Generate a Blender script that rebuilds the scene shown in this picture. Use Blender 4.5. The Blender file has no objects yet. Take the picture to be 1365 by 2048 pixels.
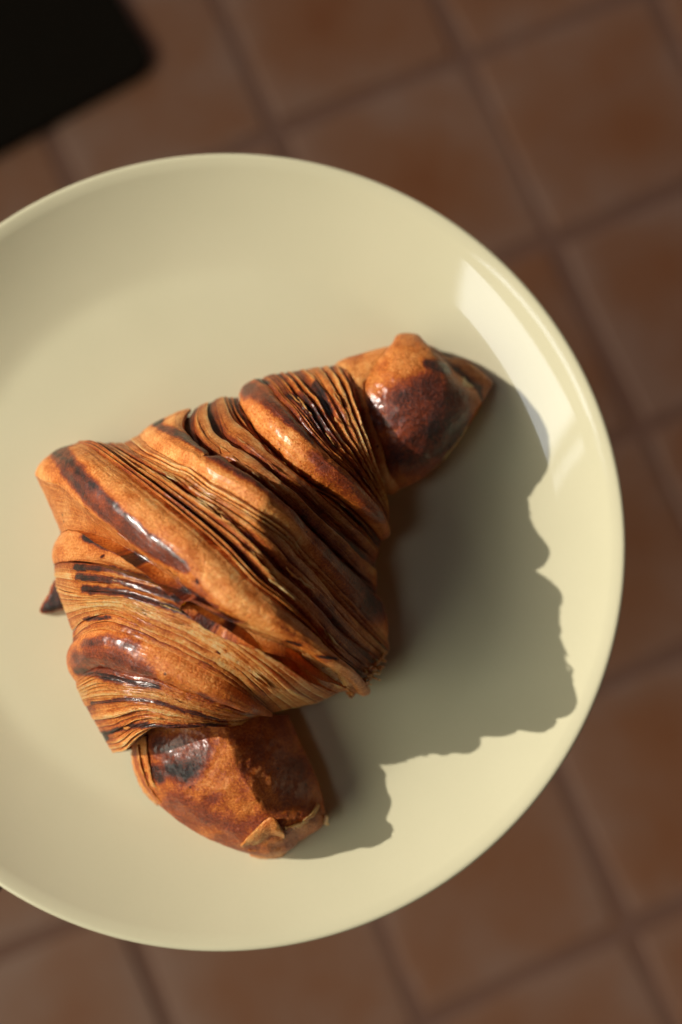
import bpy, math, random
import numpy as np
from mathutils import Matrix, Vector

random.seed(7)
rng = np.random.default_rng(11)
C = bpy.context.scene.collection
S = bpy.context.scene

# ------------------------------------------------------------------ camera
PW, PH, FPX = 1365.0, 2048.0, 1991.0          # photograph size and focal length in its pixels (35 mm)
PITCH, ROLL = -0.1205, -0.0327
ZCAM = 0.903
ca, sa, cb, sb = math.cos(PITCH), math.sin(PITCH), math.cos(ROLL), math.sin(ROLL)
RX = np.array([[1, 0, 0], [0, ca, -sa], [0, sa, ca]])
RY = np.array([[cb, 0, sb], [0, 1, 0], [-sb, 0, cb]])
RC = RX @ RY                                   # rows: camera right, camera down, camera forward (x, -y, -z axes)
FL = np.array([1.0, -1.0, -1.0])
r_, d_, f_ = RC[0] * FL, RC[1] * FL, RC[2] * FL
cam_d = bpy.data.cameras.new('camera')
cam = bpy.data.objects.new('camera', cam_d)
C.objects.link(cam)
cam.matrix_world = Matrix(((r_[0], -d_[0], -f_[0], 0), (r_[1], -d_[1], -f_[1], 0), (r_[2], -d_[2], -f_[2], ZCAM), (0, 0, 0, 1)))
cam_d.sensor_fit = 'VERTICAL'
cam_d.sensor_height = 36.0
cam_d.sensor_width = 24.0
cam_d.lens = FPX / PH * 36.0
cam_d.clip_start = 0.01
cam_d.clip_end = 500
cam_d.dof.use_dof = True
cam_d.dof.focus_distance = 0.253
cam_d.dof.aperture_fstop = 4.6
S.camera = cam

# ------------------------------------------------------------------ light
SUN_EL = math.radians(32.2)
SUN_AZ = math.radians(166.0)                   # direction towards the sun, from +X counter-clockwise
w = bpy.data.worlds.new('World')
S.world = w
w.use_nodes = True
nt = w.node_tree
sky = nt.nodes.new('ShaderNodeTexSky')
sky.sky_type = 'NISHITA'
sky.sun_disc = False
sky.sun_elevation = SUN_EL
sky.sun_rotation = math.pi / 2 - SUN_AZ
sky.dust_density = 5.0
sky.ozone_density = 0.3
bg = nt.nodes['Background']
bg.inputs['Strength'].default_value = 0.05
nt.links.new(sky.outputs[0], bg.inputs[0])
sd = bpy.data.lights.new('sun', 'SUN')
sd.energy = 3.85
sd.angle = math.radians(0.5)
sd.color = (1.0, 0.935, 0.835)
sun = bpy.data.objects.new('sun', sd)
C.objects.link(sun)
sdir = Vector((math.cos(SUN_EL) * math.cos(SUN_AZ), math.cos(SUN_EL) * math.sin(SUN_AZ), math.sin(SUN_EL)))
sun.rotation_euler = sdir.to_track_quat('Z', 'Y').to_euler()
sun.location = sdir * 3
S.cycles.caustics_reflective = False
S.cycles.caustics_refractive = False
S.view_settings.view_transform = 'Standard'
S.view_settings.look = 'None'
S.view_settings.exposure = 0.0
S.view_settings.gamma = 1.0

PLATE_C = (-0.0227, 0.0283)
PLATE_R = 0.115
RIM_Z = 0.6185
WELL_Z = RIM_Z - 0.0117                        # top of the flat of the plate


def unproj(px, py, z):
    px = np.asarray(px, float); py = np.asarray(py, float); z = np.asarray(z, float)
    a = np.stack(np.broadcast_arrays((px - PW / 2) / FPX, (py - PH / 2) / FPX, np.ones_like(px)), -1)
    d = a @ RC
    k = (ZCAM - z) / d[..., 2]
    return np.stack([d[..., 0] * k, -d[..., 1] * k, np.broadcast_to(z, k.shape)], -1)


# the bright tall window on the left that the glaze mirrors: the pane and a narrow strip beside its bar
WIN_O = Vector((0.062, 0.078, 0.614)); WIN_S = 1.05; WIN_RAD = 4.4
WIN_ROLL = math.radians(11)
wa = Vector((-.8745, -.493, 2.33)); wb = Vector((-1.0967, -.0538, 2.13))
wu = Vector((wb.x - wa.x, wb.y - wa.y, 0)).normalized()         # along the pane, level
wnrm = Vector((0, 0, 1)).cross(wu)                              # faces the plate or away from it
if wnrm.dot(-wa) < 0: wnrm = -wnrm


def window_light(name, u0, u1, h):
    ld = bpy.data.lights.new(name, 'AREA')
    ld.shape = 'RECTANGLE'; ld.size = (u1 - u0) * WIN_S; ld.size_y = h * WIN_S
    ld.energy = WIN_RAD * math.pi * ld.size * ld.size_y
    ld.color = (0.88, 0.93, 1.0)
    o = bpy.data.objects.new(name, ld)
    C.objects.link(o)
    x = wu.copy(); x.z = -math.tan(WIN_ROLL); x.normalize()
    z = -wnrm                                    # lamps shine along -Z
    y = z.cross(x)
    um = (u0 + u1) / 2
    c = WIN_O + (wa.lerp(wb, .5) + x * um) * WIN_S
    o.matrix_world = Matrix(((x.x, y.x, z.x, c.x), (x.y, y.y, z.y, c.y), (x.z, y.z, z.z, c.z), (0, 0, 0, 1)))


window_light('window_light', -.246, .246, 1.10)
window_light('window_light', .305, .325, 1.0)
# added fill lamp, wider and lower than the window: brightens shadows from the left
ld = bpy.data.lights.new('added_fill_light', 'AREA')
ld.shape = 'RECTANGLE'; ld.size = 2.0; ld.size_y = 1.0; ld.color = (0.98, 1.0, 0.80)
ld.energy = 4.0 * math.pi * 2.0 * 1.0
o = bpy.data.objects.new('added_fill_light', ld)
C.objects.link(o)
la, le = math.radians(205), math.radians(38)
lv = Vector((math.cos(le) * math.cos(la), math.cos(le) * math.sin(la), math.sin(le)))
o.location = Vector((0, 0, .62)) + lv * 2.6
o.rotation_euler = lv.to_track_quat('Z', 'Y').to_euler()

# ------------------------------------------------------------------ helpers
def tag(o, label=None, cat=None, group=None, kind=None):
    if label: o['label'] = label
    if cat: o['category'] = cat
    if group: o['group'] = group
    if kind: o['kind'] = kind
    return o


def thing(name, label, cat, loc=(0, 0, 0), group=None):
    o = bpy.data.objects.new(name, None)
    o.empty_display_size = 0.02
    C.objects.link(o)
    o.location = loc
    return tag(o, label, cat, group)


def link_mesh(name, me, mat, parent=None):
    if mat: me.materials.append(mat)
    o = bpy.data.objects.new(name, me)
    C.objects.link(o)
    if parent is not None:
        o.parent = parent
        o.matrix_parent_inverse = Matrix.Translation(-Vector(parent.location))
    return o


def mesh_np(name, V, F, smooth=True):
    me = bpy.data.meshes.new(name)
    me.from_pydata(np.asarray(V).tolist(), [], [tuple(f) for f in np.asarray(F).tolist()])
    if smooth:
        me.polygons.foreach_set('use_smooth', np.ones(len(me.polygons), bool))
    me.update()
    return me


def grid_faces(nu, nv, close_v=False, flip=False):
    i = np.arange(nu - 1)[:, None]
    j = np.arange(nv if close_v else nv - 1)[None, :]
    j2 = (j + 1) % nv
    a = i * nv + j; b = i * nv + j2; c = (i + 1) * nv + j2; d = (i + 1) * nv + j
    q = np.stack(np.broadcast_arrays(a, b, c, d), -1).reshape(-1, 4)
    return q[:, ::-1] if flip else q


# value noise, vectorised
_T = rng.random((64, 64, 64))


def vnoise(x, y, z=0.0):
    x, y, z = np.broadcast_arrays(np.asarray(x, float), np.asarray(y, float), np.asarray(z, float))
    xi, yi, zi = np.floor(x).astype(int), np.floor(y).astype(int), np.floor(z).astype(int)
    fx, fy, fz = x - xi, y - yi, z - zi
    fx = fx * fx * (3 - 2 * fx); fy = fy * fy * (3 - 2 * fy); fz = fz * fz * (3 - 2 * fz)
    r = 0
    for dx in (0, 1):
        for dy in (0, 1):
            for dz in (0, 1):
                r = r + (fx if dx else 1 - fx) * (fy if dy else 1 - fy) * (fz if dz else 1 - fz) * _T[(xi + dx) & 63, (yi + dy) & 63, (zi + dz) & 63]
    return r


def fbm(x, y, z=0.0, o=3):
    s = 0; a = 0.5; t = 0
    for k in range(o):
        s = s + a * vnoise(x * 2 ** k + 17 * k, y * 2 ** k + 5 * k, z); t += a; a *= 0.5
    return s / t                                 # 0..1


def smooth01(x):
    x = np.clip(x, 0, 1)
    return x * x * (3 - 2 * x)


# ------------------------------------------------------------------ node helpers
class NT:
    def __init__(self, name):
        self.m = bpy.data.materials.new(name)
        self.m.use_nodes = True
        self.t = self.m.node_tree
        self.b = self.t.nodes['Principled BSDF']

    def n(self, typ, **kw):
        n = self.t.nodes.new(typ)
        for k, v in kw.items():
            if k in n.inputs: n.inputs[k].default_value = v
            else: setattr(n, k, v)
        return n

    def l(self, a, b): self.t.links.new(a, b)

    def math(self, op, a, b=None, clamp=False):
        n = self.t.nodes.new('ShaderNodeMath'); n.operation = op; n.use_clamp = clamp
        for k, v in enumerate((a, b)):
            if v is None: continue
            if isinstance(v, (int, float)): n.inputs[k].default_value = v
            else: self.l(v, n.inputs[k])
        return n.outputs[0]

    def noise(self, vec, scale, detail=3, rough=0.55):
        n = self.n('ShaderNodeTexNoise'); n.inputs['Scale'].default_value = scale
        n.inputs['Detail'].default_value = detail; n.inputs['Roughness'].default_value = rough
        if vec is not None: self.l(vec, n.inputs['Vector'])
        return n.outputs['Fac']

    def ramp(self, fac, stops):
        n = self.n('ShaderNodeValToRGB')
        e = n.color_ramp.elements
        while len(e) < len(stops): e.new(0.5)
        for el, (p, c) in zip(e, stops):
            el.position = p; el.color = (*c, 1)
        self.l(fac, n.inputs[0])
        return n.outputs[0]

    def mix(self, fac, a, b):
        n = self.n('ShaderNodeMix', data_type='RGBA')
        for k, v in ((0, fac), (6, a), (7, b)):
            if isinstance(v, (int, float)): n.inputs[k].default_value = v
            elif isinstance(v, tuple): n.inputs[k].default_value = (*v, 1)
            else: self.l(v, n.inputs[k])
        return n.outputs[2]


def mat_pastry():
    M = NT('pastry')
    a = M.n('ShaderNodeAttribute', attribute_name='bake_shade')
    sep = M.n('ShaderNodeSeparateColor'); M.l(a.outputs['Color'], sep.inputs[0])
    wr = M.n('ShaderNodeAttribute', attribute_name='wrap')
    co = M.n('ShaderNodeTexCoord').outputs['Object']
    n1 = M.noise(co, 1500, 4, 0.65)
    n2 = M.noise(co, 210, 3)
    n3 = M.noise(wr.outputs['Vector'], 1.0, 4, 0.6)
    t = M.math('ADD', sep.outputs[0], M.math('MULTIPLY', M.math('SUBTRACT', n1, 0.5), 0.66))
    t = M.math('ADD', t, M.math('MULTIPLY', M.math('SUBTRACT', n2, 0.5), 0.42))
    t = M.math('ADD', t, M.math('MULTIPLY', M.math('MULTIPLY', M.math('SUBTRACT', n3, 0.5), 0.85), sep.outputs[2]), clamp=True)
    col = M.ramp(t, [(0.0, (0.83, 0.56, 0.27)), (0.09, (0.85, 0.45, 0.145)), (0.2, (0.80, 0.310, 0.076)), (0.38, (0.58, 0.150, 0.015)), (0.56, (0.31, 0.050, 0.007)),
                     (0.74, (0.145, 0.023, 0.006)), (0.88, (0.045, 0.010, 0.006)), (1.0, (0.010, 0.005, 0.004))])
    # a few charred specks
    v = M.n('ShaderNodeTexVoronoi', feature='F1'); v.inputs['Scale'].default_value = 260; M.l(co, v.inputs['Vector'])
    sp = M.math('LESS_THAN', v.outputs['Distance'], 0.10)
    vs = M.n('ShaderNodeSeparateColor'); M.l(v.outputs['Color'], vs.inputs[0])
    sp = M.math('MULTIPLY', sp, M.math('GREATER_THAN', vs.outputs[0], 0.90))
    col = M.mix(M.math('MULTIPLY', sp, 0.8), col, (0.02, 0.008, 0.005))
    M.l(col, M.b.inputs['Base Color'])
    rg = M.math('SUBTRACT', 0.50, M.math('MULTIPLY', sep.outputs[1], 0.18))
    rg = M.math('ADD', rg, M.math('MULTIPLY', M.math('SUBTRACT', n2, 0.5), 0.25), clamp=True)
    M.l(rg, M.b.inputs['Roughness'])
    M.b.inputs['IOR'].default_value = 1.38
    M.b.inputs['Subsurface Weight'].default_value = 0.2
    M.b.inputs['Subsurface Radius'].default_value = (1.0, 0.35, 0.08)
    M.b.inputs['Subsurface Scale'].default_value = 0.003
    b1 = M.n('ShaderNodeBump'); b1.inputs['Strength'].default_value = 0.7; b1.inputs['Distance'].default_value = 0.0007
    M.l(n1, b1.inputs['Height'])
    b2 = M.n('ShaderNodeBump'); b2.inputs['Strength'].default_value = 0.75; b2.inputs['Distance'].default_value = 0.0010
    M.l(M.math('MULTIPLY', n3, sep.outputs[2]), b2.inputs['Height']); M.l(b1.outputs[0], b2.inputs['Normal'])
    n4 = M.noise(co, 120, 3)
    b3 = M.n('ShaderNodeBump'); b3.inputs['Strength'].default_value = 0.4; b3.inputs['Distance'].default_value = 0.0012
    M.l(M.math('MULTIPLY', n4, M.math('ADD', sep.outputs[1], 0.25)), b3.inputs['Height']); M.l(b2.outputs[0], b3.inputs['Normal'])
    M.l(b3.outputs[0], M.b.inputs['Normal'])
    # baked egg wash
    cw = M.math('MULTIPLY', M.math('ADD', M.math('MULTIPLY', sep.outputs[1], 0.80), 0.20), M.ramp(n4, [(0.3, (.35,) * 3), (0.6, (1.0,) * 3)]), clamp=True)
    M.l(cw, M.b.inputs['Coat Weight'])
    M.b.inputs['Coat Roughness'].default_value = 0.27
    M.b.inputs['Coat IOR'].default_value = 1.75
    bc = M.n('ShaderNodeBump'); bc.inputs['Strength'].default_value = 0.25; bc.inputs['Distance'].default_value = 0.0014
    M.l(n4, bc.inputs['Height']); M.l(bc.outputs[0], M.b.inputs['Coat Normal'])
    return M.m


def mat_plate():
    M = NT('cream_glaze')
    co = M.n('ShaderNodeTexCoord').outputs['Object']
    n = M.noise(co, 22, 3)
    n2 = M.noise(co, 900, 2)
    col = M.ramp(M.math('ADD', M.math('MULTIPLY', n, 0.8), M.math('MULTIPLY', n2, 0.2)), [(0.3, (0.608, 0.570, 0.390)), (0.7, (0.648, 0.605, 0.420))])
    M.l(col, M.b.inputs['Base Color'])
    M.l(M.math('ADD', 0.025, M.math('MULTIPLY', n2, 0.03)), M.b.inputs['Roughness'])
    M.b.inputs['IOR'].default_value = 1.6
    return M.m


def mat_tile():
    M = NT('terracotta')
    co = M.n('ShaderNodeTexCoord').outputs['Object']
    oi = M.n('ShaderNodeObjectInfo')
    off = M.n('ShaderNodeVectorMath', operation='ADD'); M.l(co, off.inputs[0])
    cmb = M.n('ShaderNodeCombineXYZ')
    M.l(M.math('MULTIPLY', oi.outputs['Random'], 37.0), cmb.inputs[0]); M.l(M.math('MULTIPLY', oi.outputs['Random'], 91.0), cmb.inputs[1])
    M.l(cmb.outputs[0], off.inputs[1])
    p = off.outputs[0]
    n = M.noise(p, 11, 3, 0.5)
    n2 = M.noise(p, 70, 4)
    # paler, mauve bloom towards worn tile edges
    sx = M.n('ShaderNodeSeparateXYZ'); M.l(co, sx.inputs[0])
    ed = M.math('MAXIMUM', M.math('ABSOLUTE', sx.outputs[0]), M.math('ABSOLUTE', sx.outputs[1]))
    ed = M.math('MULTIPLY', ed, 10.5)
    f = M.math('ADD', M.math('MULTIPLY', n, 0.75), M.math('MULTIPLY', n2, 0.25))
    f = M.math('ADD', f, M.math('MULTIPLY', M.math('POWER', ed, 3.0), 0.22))
    f = M.math('ADD', f, M.math('MULTIPLY', M.math('SUBTRACT', oi.outputs['Random'], 0.5), 0.14))
    col = M.ramp(f, [(0.28, (0.37, 0.128, 0.050)), (0.45, (0.41, 0.168, 0.080)), (0.60, (0.43, 0.205, 0.120)), (0.78, (0.46, 0.260, 0.185))])
    M.l(col, M.b.inputs['Base Color'])
    M.l(M.math('ADD', 0.42, M.math('MULTIPLY', n2, 0.2)), M.b.inputs['Roughness'])
    b = M.n('ShaderNodeBump'); b.inputs['Strength'].default_value = 0.3; b.inputs['Distance'].default_value = 0.002
    M.l(n2, b.inputs['Height']); M.l(b.outputs[0], M.b.inputs['Normal'])
    return M.m


def mat_floor():
    M = NT('grout_bed')
    co = M.n('ShaderNodeTexCoord').outputs['Object']
    br = M.n('ShaderNodeTexBrick', offset=0.0, squash=1.0)
    br.inputs['Scale'].default_value = 1.0
    br.inputs['Brick Width'].default_value = 0.2; br.inputs['Row Height'].default_value = 0.2
    br.inputs['Mortar Size'].default_value = 0.0075; br.inputs['Mortar Smooth'].default_value = 0.1
    br.inputs['Color1'].default_value = (0.34, 0.13, 0.055, 1); br.inputs['Color2'].default_value = (0.38, 0.165, 0.08, 1)
    br.inputs['Mortar'].default_value = (0.35, 0.18, 0.128, 1)
    M.l(co, br.inputs['Vector'])
    n = M.noise(co, 60, 4)
    c = M.mix(M.math('MULTIPLY', n, 0.5), br.outputs['Color'], (0.24, 0.125, 0.09))
    M.l(c, M.b.inputs['Base Color']); M.b.inputs['Roughness'].default_value = 0.85
    return M.m


def mat_plain(name, c1, c2, scale, rough, ior=1.45, stretch=None):
    M = NT(name)
    co = M.n('ShaderNodeTexCoord').outputs['Object']
    if stretch:
        mp = M.n('ShaderNodeMapping'); mp.inputs['Scale'].default_value = stretch; M.l(co, mp.inputs[0]); co = mp.outputs[0]
    n = M.noise(co, scale, 4)
    M.l(M.ramp(n, [(0.3, c1), (0.7, c2)]), M.b.inputs['Base Color'])
    M.b.inputs['Roughness'].default_value = rough
    M.b.inputs['IOR'].default_value = ior
    b = M.n('ShaderNodeBump'); b.inputs['Strength'].default_value = 0.25; b.inputs['Distance'].default_value = 0.001
    M.l(n, b.inputs['Height']); M.l(b.outputs[0], M.b.inputs['Normal'])
    return M.m


PASTRY, GLAZE, TILE, FLOORM = mat_pastry(), mat_plate(), mat_tile(), mat_floor()
RUBBER = mat_plain('black_rubber', (0.007, 0.0045, 0.002), (0.014, 0.009, 0.004), 300, 0.95, 1.3)
WOOD = mat_plain('dark_stained_wood', (0.02, 0.008, 0.005), (0.05, 0.022, 0.012), 14, 0.5, stretch=(1, 9, 9))
PLASTER = mat_plain('white_plaster', (0.62, 0.58, 0.52), (0.72, 0.69, 0.63), 40, 0.9)

# ------------------------------------------------------------------ floor of loose-laid terracotta tiles
YAW = 0.4058
FO = (-0.0311, 0.4769)                          # a grout crossing
sz = 60.0
fl = mesh_np('floor', [(-sz, -sz, 0), (sz, -sz, 0), (sz, sz, 0), (-sz, sz, 0)], [(0, 1, 2, 3)], False)
floor = link_mesh('floor', fl, FLOORM)
floor.location = (FO[0], FO[1], -0.003)
floor.rotation_euler = (0, 0, YAW)
tag(floor, kind='structure')


def tile_mesh(k):
    r = random.Random(k)
    h = 0.0942
    n = 5
    rows = []
    t = np.linspace(-1, 1, n)
    per = [(x, -1) for x in t[:-1]] + [(1, y) for y in t[:-1]] + [(-x, 1) for x in t[:-1]] + [(-1, -y) for y in t[:-1]]
    V = []
    wob = [1 + r.uniform(-0.02, 0.02) for _ in per]
    for (sc, z) in ((1.0, -0.008), (1.0, -0.002), (0.975, 0.0), (0.80, 0.0006)):
        for (x, y), q in zip(per, wob):
            # corners slightly rounded
            rr = 1.0 if not (abs(x) == 1 and abs(y) == 1) else 0.975
            V.append((x * h * sc * q * rr, y * h * sc * q * rr, z))
    m = len(per)
    F = []
    for i in range(3):
        for j in range(m):
            F.append((i * m + j, i * m + (j + 1) % m, (i + 1) * m + (j + 1) % m, (i + 1) * m + j))
    V.append((0, 0, 0.0008))
    for j in range(m): F.append((3 * m + j, 3 * m + (j + 1) % m, 4 * m))
    me = bpy.data.meshes.new('floor_tile')
    me.from_pydata(V, [], F)
    me.update()
    me.materials.append(TILE)
    return me


tms = [tile_mesh(k) for k in range(6)]
for i in range(-7, 8):
    for j in range(-5, 11):
        o = bpy.data.objects.new('floor_tile', tms[(i * 5 + j * 3) % 6])
        C.objects.link(o)
        o.parent = floor
        r = random.Random(i * 100 + j)
        o.location = ((i + 0.5) * 0.2 + r.uniform(-0.003, 0.003), (-j - 0.5) * 0.2 + r.uniform(-0.003, 0.003), 0.003 + r.uniform(-0.0008, 0.0008))
        o.rotation_euler = (r.uniform(-0.004, 0.004), r.uniform(-0.004, 0.004), r.choice((0, 1, 2, 3)) * math.pi / 2 + r.uniform(-0.012, 0.012))


def box_mesh(name, sx, sy, sz_, bev=0.003, seg=3):
    import bmesh
    bm = bmesh.new()
    bmesh.ops.create_cube(bm, size=1)
    bmesh.ops.scale(bm, vec=(sx, sy, sz_), verts=bm.verts)
    bm.normal_update()
    bmesh.ops.bevel(bm, geom=bm.edges[:] , offset=bev, segments=seg, affect='EDGES', profile=0.5)
    me = bpy.data.meshes.new(name)
    bm.to_mesh(me); bm.free()
    return me


# ------------------------------------------------------------------ black mat, its corner in the upper left of the frame
c0 = unproj(318, 128, 0.012)
c1 = unproj(0, 300, 0.012)
c2 = unproj(258, 0, 0.012)
ex = (c1 - c0)[:2]; ex = ex / np.hypot(*ex)
ey = np.array([ex[1], -ex[0]])
if ey @ (c2 - c0)[:2] < 0: ey = -ey
MW, MD = 0.60, 0.40
mc = c0[:2] + ex * MW / 2 + ey * MD / 2
ang = math.atan2(ex[1], ex[0])
import bmesh
bm = bmesh.new()
bmesh.ops.create_cube(bm, size=1)
bmesh.ops.scale(bm, vec=(MW, MD, 0.012), verts=bm.verts)
bm.normal_update()
bmesh.ops.bevel(bm, geom=[e for e in bm.edges if abs(e.verts[0].co.z - e.verts[1].co.z) > 0.005], offset=0.024, segments=8, affect='EDGES', profile=0.5)
me = bpy.data.meshes.new('floor_mat'); bm.to_mesh(me); bm.free()
o = link_mesh('floor_mat', me, RUBBER)
tag(o, 'black rubber mat lying on the terracotta tiles in the upper left corner', 'mat')
o.location = (mc[0], mc[1], 0.0075); o.rotation_euler = (0, 0, ang)
# ------------------------------------------------------------------ unseen wall added to keep sun off the floor but not the plate
sh = np.array([-math.cos(SUN_AZ), -math.sin(SUN_AZ)])          # the way shadows run
WD, EDGE = 2.0, 0.66
wall_h = math.tan(SUN_EL) * (EDGE + WD)
wall_t = thing('sun_block_wall', 'unseen white plastered wall added left of the plate to shade the floor', 'wall', (-sh[0] * (WD + 0.07), -sh[1] * (WD + 0.07), 0))
o = link_mesh('sun_block_body', box_mesh('sun_block_body', 0.14, 5.0, wall_h - 0.03, 0.006, 2), PLASTER, wall_t)
o.location = (wall_t.location.x, wall_t.location.y, (wall_h - 0.03) / 2); o.rotation_euler = (0, 0, math.atan2(sh[1], sh[0]))
o = link_mesh('sun_block_cap', box_mesh('sun_block_cap', 0.15, 5.04, 0.03, 0.006, 2), PLASTER, wall_t)
o.location = (wall_t.location.x - sh[0] * 0.006, wall_t.location.y - sh[1] * 0.006, wall_h - 0.0148); o.rotation_euler = (0, 0, math.atan2(sh[1], sh[0]))

# ------------------------------------------------------------------ unseen dark boards added on the far side to keep skylight off the croissant
wall2 = thing('sky_block_wall', 'unseen dark boarded screen added right of the plate to block skylight', 'wall', (sh[0] * 0.78, sh[1] * 0.78, 0))
wme = box_mesh('sky_block_board', 0.03, 0.148, 2.6, 0.004, 1)
for k in range(-24, 25):
    o = link_mesh('sky_block_board', wme, WOOD if k == -24 else None, wall2)
    jx = 0.004 * (k % 2)
    o.location = (sh[0] * (0.80 + jx) - sh[1] * 0.15 * k, sh[1] * (0.80 + jx) + sh[0] * 0.15 * k, 1.3)
    o.rotation_euler = (0, 0, math.atan2(sh[1], sh[0]))

# unseen dark boards added overhead to block skylight, open towards the sun
roof = thing('sky_block_roof', 'unseen dark boarding added above the plate to block skylight', 'roof', (0, 0, 3.4))
rme = box_mesh('sky_block_board', 0.196, 7.0, 0.03, 0.004, 1)
for k in range(-12, 14):
    o = link_mesh('sky_block_board', rme, WOOD if k == -12 else None, roof)
    o.location = (sh[0] * 0.2 * k, sh[1] * 0.2 * k, 3.4 + 0.004 * (k % 2))
    o.rotation_euler = (0, 0, math.atan2(sh[1], sh[0]))

# ------------------------------------------------------------------ plate
def plate_slope(r):                             # degrees, by radius / R
    return 0.6 * smooth01((r - .45) / .2) + 10.0 * smooth01((r - .675) / .075) + 16.0 * np.clip((r - .715) / .235, 0, 1)


_rr = np.linspace(0, .962, 400)
_hh = np.r_[0, np.cumsum(np.tan(np.radians(plate_slope((_rr[1:] + _rr[:-1]) / 2))) * np.diff(_rr) * PLATE_R * 1000)]
prof = [(r, -0.9 - _hh[-1] + float(np.interp(r, _rr, _hh))) for r in (0, .2, .4, .5, .58, .63, .66, .68, .70, .72, .74, .76, .79, .82, .85, .88, .91, .935, .952, .962)]
prof += [(.972, -.45), (.982, -.1), (.989, 0.0), (.9955, -.3), (.9995, -1.2), (1.0, -2.2), (.995, -3.4), (.975, -5.3), (.94, -7.6), (.89, -10.4), (.83, -13.4), (.77, -15.4), (.70, -16.8),
         (.64, -17.4), (.625, -19.2), (.60, -19.4), (.585, -17.7), (.4, -17.4), (0.0, -17.4)]


def cr_spline(P, n):
    P = np.asarray(P, float)
    Q = np.vstack([2 * P[0] - P[1], P, 2 * P[-1] - P[-2]])
    out = []
    m = len(P) - 1
    for i in range(m):
        p0, p1, p2, p3 = Q[i], Q[i + 1], Q[i + 2], Q[i + 3]
        t = np.linspace(0, 1, n, endpoint=(i == m - 1))[:, None]
        out.append(0.5 * ((2 * p1) + (-p0 + p2) * t + (2 * p0 - 5 * p1 + 4 * p2 - p3) * t ** 2 + (-p0 + 3 * p1 - 3 * p2 + p3) * t ** 3))
    return np.vstack(out)


pp = cr_spline(prof, 4)
pp[:, 0] = np.maximum(pp[:, 0], 0.0)
pp = pp[1:-1]
NS = 256
th = np.linspace(0, 2 * np.pi, NS, endpoint=False)
V = np.stack([pp[:, None, 0] * PLATE_R * np.cos(th), pp[:, None, 0] * PLATE_R * np.sin(th), np.broadcast_to(pp[:, None, 1] / 1000, (len(pp), NS))], -1).reshape(-1, 3)
F = grid_faces(len(pp), NS, True).tolist()
nV = len(V)
V = np.vstack([V, [[0, 0, prof[0][1] / 1000], [0, 0, prof[-1][1] / 1000]]])
F += [[(j + 1) % NS, j, nV] for j in range(NS)] + [[(len(pp) - 1) * NS + j, (len(pp) - 1) * NS + (j + 1) % NS, nV + 1] for j in range(NS)]
me = bpy.data.meshes.new('plate')
me.from_pydata(V.tolist(), [], [tuple(f) for f in F]); me.update()
bm = bmesh.new(); bm.from_mesh(me); bmesh.ops.recalc_face_normals(bm, faces=bm.faces); bm.to_mesh(me); bm.free()
me.polygons.foreach_set('use_smooth', np.ones(len(me.polygons), bool))
plate = link_mesh('plate', me, GLAZE)
plate.location = (PLATE_C[0], PLATE_C[1], RIM_Z)
tag(plate, 'pale yellow glazed round plate with raised rim holding the croissant', 'plate')

# ------------------------------------------------------------------ small dark stool, added to hold up the plate; nearly all hidden beneath it
st_top = RIM_Z - 0.0196
q = [unproj(690, 1080, st_top), unproj(-150, 1930, st_top), unproj(-420, 1500, st_top), unproj(240, 560, st_top)]
sc = sum(q) / 4
ax = (unproj(690, 1080, st_top) - unproj(-150, 1930, st_top))[:2]; ax = ax / np.hypot(*ax)
stool = thing('added_stool', 'small dark wooden stool added under the plate to hold it up', 'stool', (PLATE_C[0] - 0.040, PLATE_C[1] + 0.003, 0))
SA = math.atan2(ax[1], ax[0])
SW, SH = 0.20, 0.11
o = link_mesh('seat', box_mesh('seat', SW, SH, 0.022, 0.004, 3), WOOD, stool)
o.location = (stool.location.x, stool.location.y, st_top - 0.0111); o.rotation_euler = (0, 0, SA)
for k, (a, b) in enumerate(((1, 1), (1, -1), (-1, 1), (-1, -1))):
    lx, ly = a * (SW / 2 - 0.016), b * (SH / 2 - 0.016)
    me = box_mesh('leg', 0.024, 0.024, st_top - 0.022, 0.003, 2) if k == 0 else legm
    legm = me
    o = link_mesh('leg', me, WOOD if k == 0 else None, stool)
    o.location = (stool.location.x + lx * math.cos(SA) - ly * math.sin(SA), stool.location.y + lx * math.sin(SA) + ly * math.cos(SA), (st_top - 0.022) / 2 + 0.0004)
    o.rotation_euler = (0, 0, SA)

# ------------------------------------------------------------------ croissant
cro = thing('croissant', 'golden brown croissant with dark glazed bands lying on the pale plate', 'croissant', tuple(unproj(430, 1150, WELL_Z)))

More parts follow.
